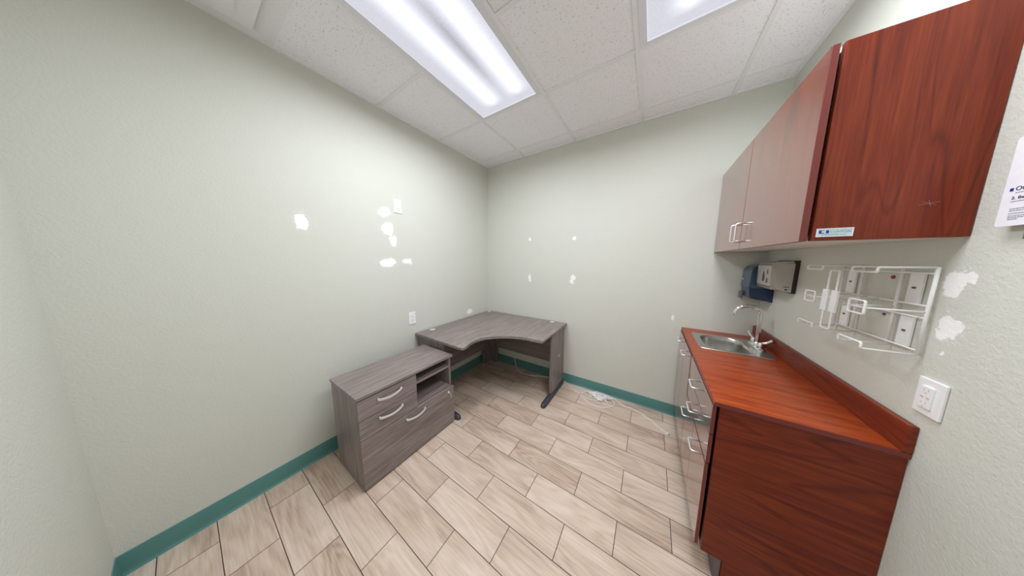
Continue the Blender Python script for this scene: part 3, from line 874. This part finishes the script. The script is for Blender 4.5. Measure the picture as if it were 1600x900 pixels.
# ------------------------------------------------------------------ wire glove-box rack
rk = thing('wire_rack', 'white coated wire glove box rack on the wall under the cabinet', 'rack', (W, -1.015, 1.19))
xb_, xt_ = W - .012, 2.616
V1, V2, V3, V4 = -1.201, -1.096, -0.934, -0.829
zt_, zbm = 1.470, 1.193
bm = bmesh.new()
for yy in (V1, V2, V3, V4):
    tube(bm, [(xb_, yy, zbm), (xb_, yy, zt_)], 0.0042 if yy in (V1, V2) else .0040, 8)
for zz in (1.451, 1.351, 1.3125, 1.209):
    tube(bm, [(xb_ - .004, V1, zz), (xb_ - .004, V4, zz)], .0027, 6)
link('frame', bm, M['white_metal'], rk, smooth=True)
for (ya, yb) in ((V1, V2), (V3, V4)):
    zi, zo = 1.452, 1.212
    bm = bmesh.new()
    tube(bm, rounded([(xb_, ya, zt_), (xt_, ya, zt_ - .002), (xt_, ya, zi), (xt_, yb, zi), (xt_, yb, zt_ - .002), (xb_, yb, zt_)], .005, 3), .0034, 7)
    link('arm', bm, M['white_metal'], rk, smooth=True)
    bm = bmesh.new()
    tube(bm, rounded([(xb_, ya, zbm), (xt_, ya, zbm), (xt_, ya, zo), (xt_, yb, zo), (xt_, yb, zbm), (xb_, yb, zbm)], .005, 3), .0034, 7)
    link('arm', bm, M['white_metal'], rk, smooth=True)
    c = (ya + yb) / 2; h_ = 0.035
    bm = bmesh.new()
    tube(bm, rounded([(xt_, c - h_, 1.353), (xt_, c + h_, 1.353), (xt_, c + h_, 1.307), (xt_, c - h_, 1.307)], .006, 3, True), .0034, 7, True)
    tube(bm, [(xt_, c - h_, 1.330), (xt_, c + h_, 1.330)], .0022, 6)
    tube(bm, [(xb_, ya, 1.332), (xt_, c - h_, 1.330)], .0030, 6)
    tube(bm, [(xb_, yb, 1.332), (xt_, c + h_, 1.330)], .0030, 6)
    o = link('loop', bm, M['white_metal'], rk, smooth=True)
bm = bmesh.new()
ya, yb = -1.038, -0.987
tube(bm, rounded([(xt_, ya, 1.450), (xt_, yb, 1.450), (xt_, yb, 1.213), (xt_, ya, 1.213)], .005, 3, True), .0034, 7, True)
for zz in (1.345, 1.318):
    tube(bm, [(xt_, ya, zz), (xt_, yb, zz)], .0022, 6)
    tube(bm, [(xt_, ya, zz), (xb_ - .004, ya + .0, 1.351 if zz > 1.33 else 1.3125)], .0022, 6)
    tube(bm, [(xt_, yb, zz), (xb_ - .004, yb, 1.351 if zz > 1.33 else 1.3125)], .0022, 6)
link('divider', bm, M['white_metal'], rk, smooth=True)
for yy in (ya, yb):
    o = box('clip', xt_ - .0045, xt_ + .002, yy - .017, yy + .017, 1.285, 1.372, M['white_plastic'], rk, .0008)
for (ya, yb, z0, z1) in ((-1.159, -1.116, 1.352, 1.452), (-1.159, -1.116, 1.208, 1.308), (-0.891, -0.848, 1.352, 1.450), (-0.891, -0.848, 1.208, 1.310)):
    o = box('mounting_plate', W - .0085, W - .0015, ya, yb, z0, z1, M['white_metal'], rk, .0015)
    c = (ya + yb) / 2; zc = (z0 + z1) / 2
    bm = bmesh.new()
    prism(bm, [(p.x, p.y) for p in rrect(c - .007, c + .007, zc - .0035, zc + .0035, .0034)], 0, W - .0092, W - .0080)
    link('slot', bm, M['slot'], o)
bm = bmesh.new(); lathe(bm, [(0.0068, 0.0), (0.0062, -.003), (0.004, -.004), (0.003, -.001), (.0005, -.001)], (W - .0001, -1.044, 1.431), axis=0, seg=14)
tag(link('wall_anchor', bm, M['red'], smooth=True), 'red plastic wall anchor inside the wire rack', 'wall anchor')
bm = bmesh.new(); lathe(bm, [(0.0048, 0.0), (0.0044, -.003), (0.003, -.004), (0.0025, -.001), (.0005, -.001)], (W - .0001, -1.042, 1.294), axis=0, seg=14)
tag(link('wall_anchor', bm, M['blue'], smooth=True), 'blue plastic wall anchor inside the wire rack', 'wall anchor')

# ------------------------------------------------------------------ electrical outlets
def duplex(name, lab, c, nrm, w_, h_):
    """wall plate with two receptacles; nrm is +x or -x"""
    x, y, z = c; s = 1 if nrm > 0 else -1
    t = thing(name, lab, 'outlet', (x, y, z))
    box('cover_plate', x, x + s * .006, y - w_ / 2, y + w_ / 2, z - h_ / 2, z + h_ / 2, M['white_plastic'], t, .0025, 3)
    for dz in (0.020, -0.020):
        bm = bmesh.new()
        prism(bm, [(p.x, p.y) for p in rrect(y - .0165, y + .0165, z + dz - .014, z + dz + .014, .011)], 0, x + s * .0055, x + s * .0075)
        rc = link('receptacle', bm, M['white_plastic'], t)
        bm = bmesh.new()
        for dy in (-.0062, .0062): bx(bm, x + s * .0070, x + s * .0078, y + dy - .0012, y + dy + .0012, z + dz - .001, z + dz + .008)
        lathe(bm, [(0.0024, 0), (0.0024, s * .0008)], (x + s * .0070, y, z + dz - .007), axis=0, seg=10)
        link('slot', bm, M['slot'], rc)
    return t
duplex('wall_outlet', 'white wall outlet high on the left wall beside the filler patches', (0.0, -1.297, 1.975), 1, 0.072, 0.122)
duplex('wall_outlet', 'white wall outlet low on the left wall just above the desk end', (0.0, -1.218, 0.902), 1, 0.072, 0.120)
t = thing('safety_outlet', 'large white outlet plate on the right wall above the counter upstand', 'outlet', (W, -1.2545, 1.08))
box('cover_plate', W - .0075, W - .0001, -1.292, -1.217, 1.024, 1.136, M['white_plastic'], t, .003, 3)
box('receptacle', W - .0125, W - .0070, -1.271, -1.237, 1.047, 1.114, M['white_plastic'], t, .0015)
for dz in (0.020, -0.020):
    bm = bmesh.new()
    for dy in (-.006, .006): bx(bm, W - .0130, W - .0120, -1.254 + dy - .001, -1.254 + dy + .001, 1.0805 + dz - .001, 1.0805 + dz + .006)
    lathe(bm, [(0.0022, 0), (0.0022, -.0008)], (W - .0122, -1.254, 1.0805 + dz - .007), axis=0, seg=10)
    link('slot', bm, M['faint'], t)
bm = bmesh.new()
for dy in (-.009, .007): bx(bm, W - .0136, W - .0120, -1.254 + dy - .004, -1.254 + dy + .004, 1.078, 1.083, .0004)
link('test_button', bm, M['faint'], t)

# ------------------------------------------------------------------ sign at the right edge
XS = W - .020
t = thing('wall_sign', 'white printed sign mounted on the right wall, cut by the picture edge', 'sign', (XS, -1.45, 1.573))
bm = bmesh.new(); prism(bm, [(p.x, p.y) for p in rrect(-1.592, -1.3135, 1.573, 1.781, .006)], 0, XS, XS + .004)
sh = link('sheet', bm, M['paper'], t)
o = box('block', XS + .0045, W - .0005, -1.46, -1.362, 1.540, 1.60, M['grey_plastic'], t, .002); o['label'] = 'grey bracket behind the sheet'  # plain block for the dark area below the sheet
XT = XS - .0003
bm = bmesh.new(); bx(bm, XT - .0003, XT + .0005, -1.3310, -1.3250, 1.6555, 1.6625); link('logo', bm, M['logo_blue'], sh)
xd, yd = (0, -1, 0), (0, 0, 1)
text_mesh('lettering', 'Oto', 0.0135, M['ink'], sh, (XT, -1.3345, 1.6555), xd, yd)
text_mesh('lettering', '2. Beaum', 0.0095, M['ink'], sh, (XT, -1.3315, 1.6355), xd, yd, width=.040)
bm = bmesh.new()
for (z, a, b) in ((1.6505, -1.336, -1.372), (1.6305, -1.331, -1.372), (1.6130, -1.334, -1.385), (1.6085, -1.334, -1.385), (1.6020, -1.334, -1.385), (1.5965, -1.334, -1.385), (1.5925, -1.334, -1.372), (1.5885, -1.335, -1.351)):
    yy = a
    while yy > b:
        l_ = random.uniform(.002, .006)
        bx(bm, XT - .0002, XT + .0005, max(b, yy - l_), yy, z - .0009, z + .0009); yy -= l_ + .0012
link('small_print', bm, M['ink_grey'], sh)

# ------------------------------------------------------------------ cable on the floor
cb_ = thing('network_cable', 'white network cable loosely coiled on the floor by the back wall', 'cable', (1.6, -0.12, 0))
rc = 0.0036
pth = [(0.47, -0.012, 0.115), (0.485, -0.016, 0.06), (0.52, -0.045, 0.012), (0.60, -0.105, rc), (0.72, -0.13, rc), (0.86, -0.085, rc), (0.98, -0.030, rc), (1.10, -0.014, rc + .002), (1.20, -0.017, rc),
       (1.26, -0.055, rc), (1.36, -0.120, rc), (1.46, -0.195, rc), (1.54, -0.255, rc), (1.63, -0.270, rc), (1.72, -0.235, rc), (1.78, -0.15, rc + .004),
       (1.72, -0.07, .012), (1.62, -0.05, .014), (1.53, -0.06, rc + .006), (1.46, -0.11, rc + .006), (1.455, -0.17, rc + .006), (1.50, -0.20, rc + .004), (1.58, -0.20, .010)]
rnd = random.Random(4)
for k in range(11):
    oc = (1.625 + rnd.uniform(-.035, .035), -0.118 + rnd.uniform(-.018, .018)); th = rnd.uniform(-.9, .5)
    ra, rb = rnd.uniform(.055, .105), rnd.uniform(.012, .038)
    for q in range(5):
        a = 2 * math.pi * (q + rnd.uniform(-.2, .2)) / 5
        u, v = ra * math.cos(a), rb * math.sin(a)
        pth.append((oc[0] + u * math.cos(th) - v * math.sin(th), min(-.016, oc[1] + u * math.sin(th) + v * math.cos(th)), .006 + .026 * rnd.random()))
pth += [(1.56, -0.035, .010), (1.63, -0.025, .012), (1.70, -0.028, .008), (1.765, -0.045, rc), (1.82, -0.085, rc), (1.872, -0.110, rc), (1.935, -0.112, rc), (2.018, -0.145, rc), (2.075, -0.180, rc), (2.115, -0.218, rc), (2.165, -0.265, rc), (2.205, -0.295, rc)]
bm = bmesh.new(); tube(bm, catmull(pth, 6), rc, 7)
link('cord', bm, M['cable'], cb_, smooth=True)
bm = bmesh.new(); bx(bm, -.011, .011, -.006, .006, 0, .009, .001)
bm.transform(Matrix.Translation((2.216, -.303, 0.0005)) @ Matrix.Rotation(math.atan2(-.035, .045), 4, 'Z'))
link('plug', bm, M['cable'], cb_)
bm = bmesh.new(); bx(bm, .0112, .017, -.004, .004, 0.001, .007, .0005)
bm.transform(Matrix.Translation((2.216, -.303, 0.0005)) @ Matrix.Rotation(math.atan2(-.035, .045), 4, 'Z'))
link('plug_tip', bm, M['slot'], cb_)
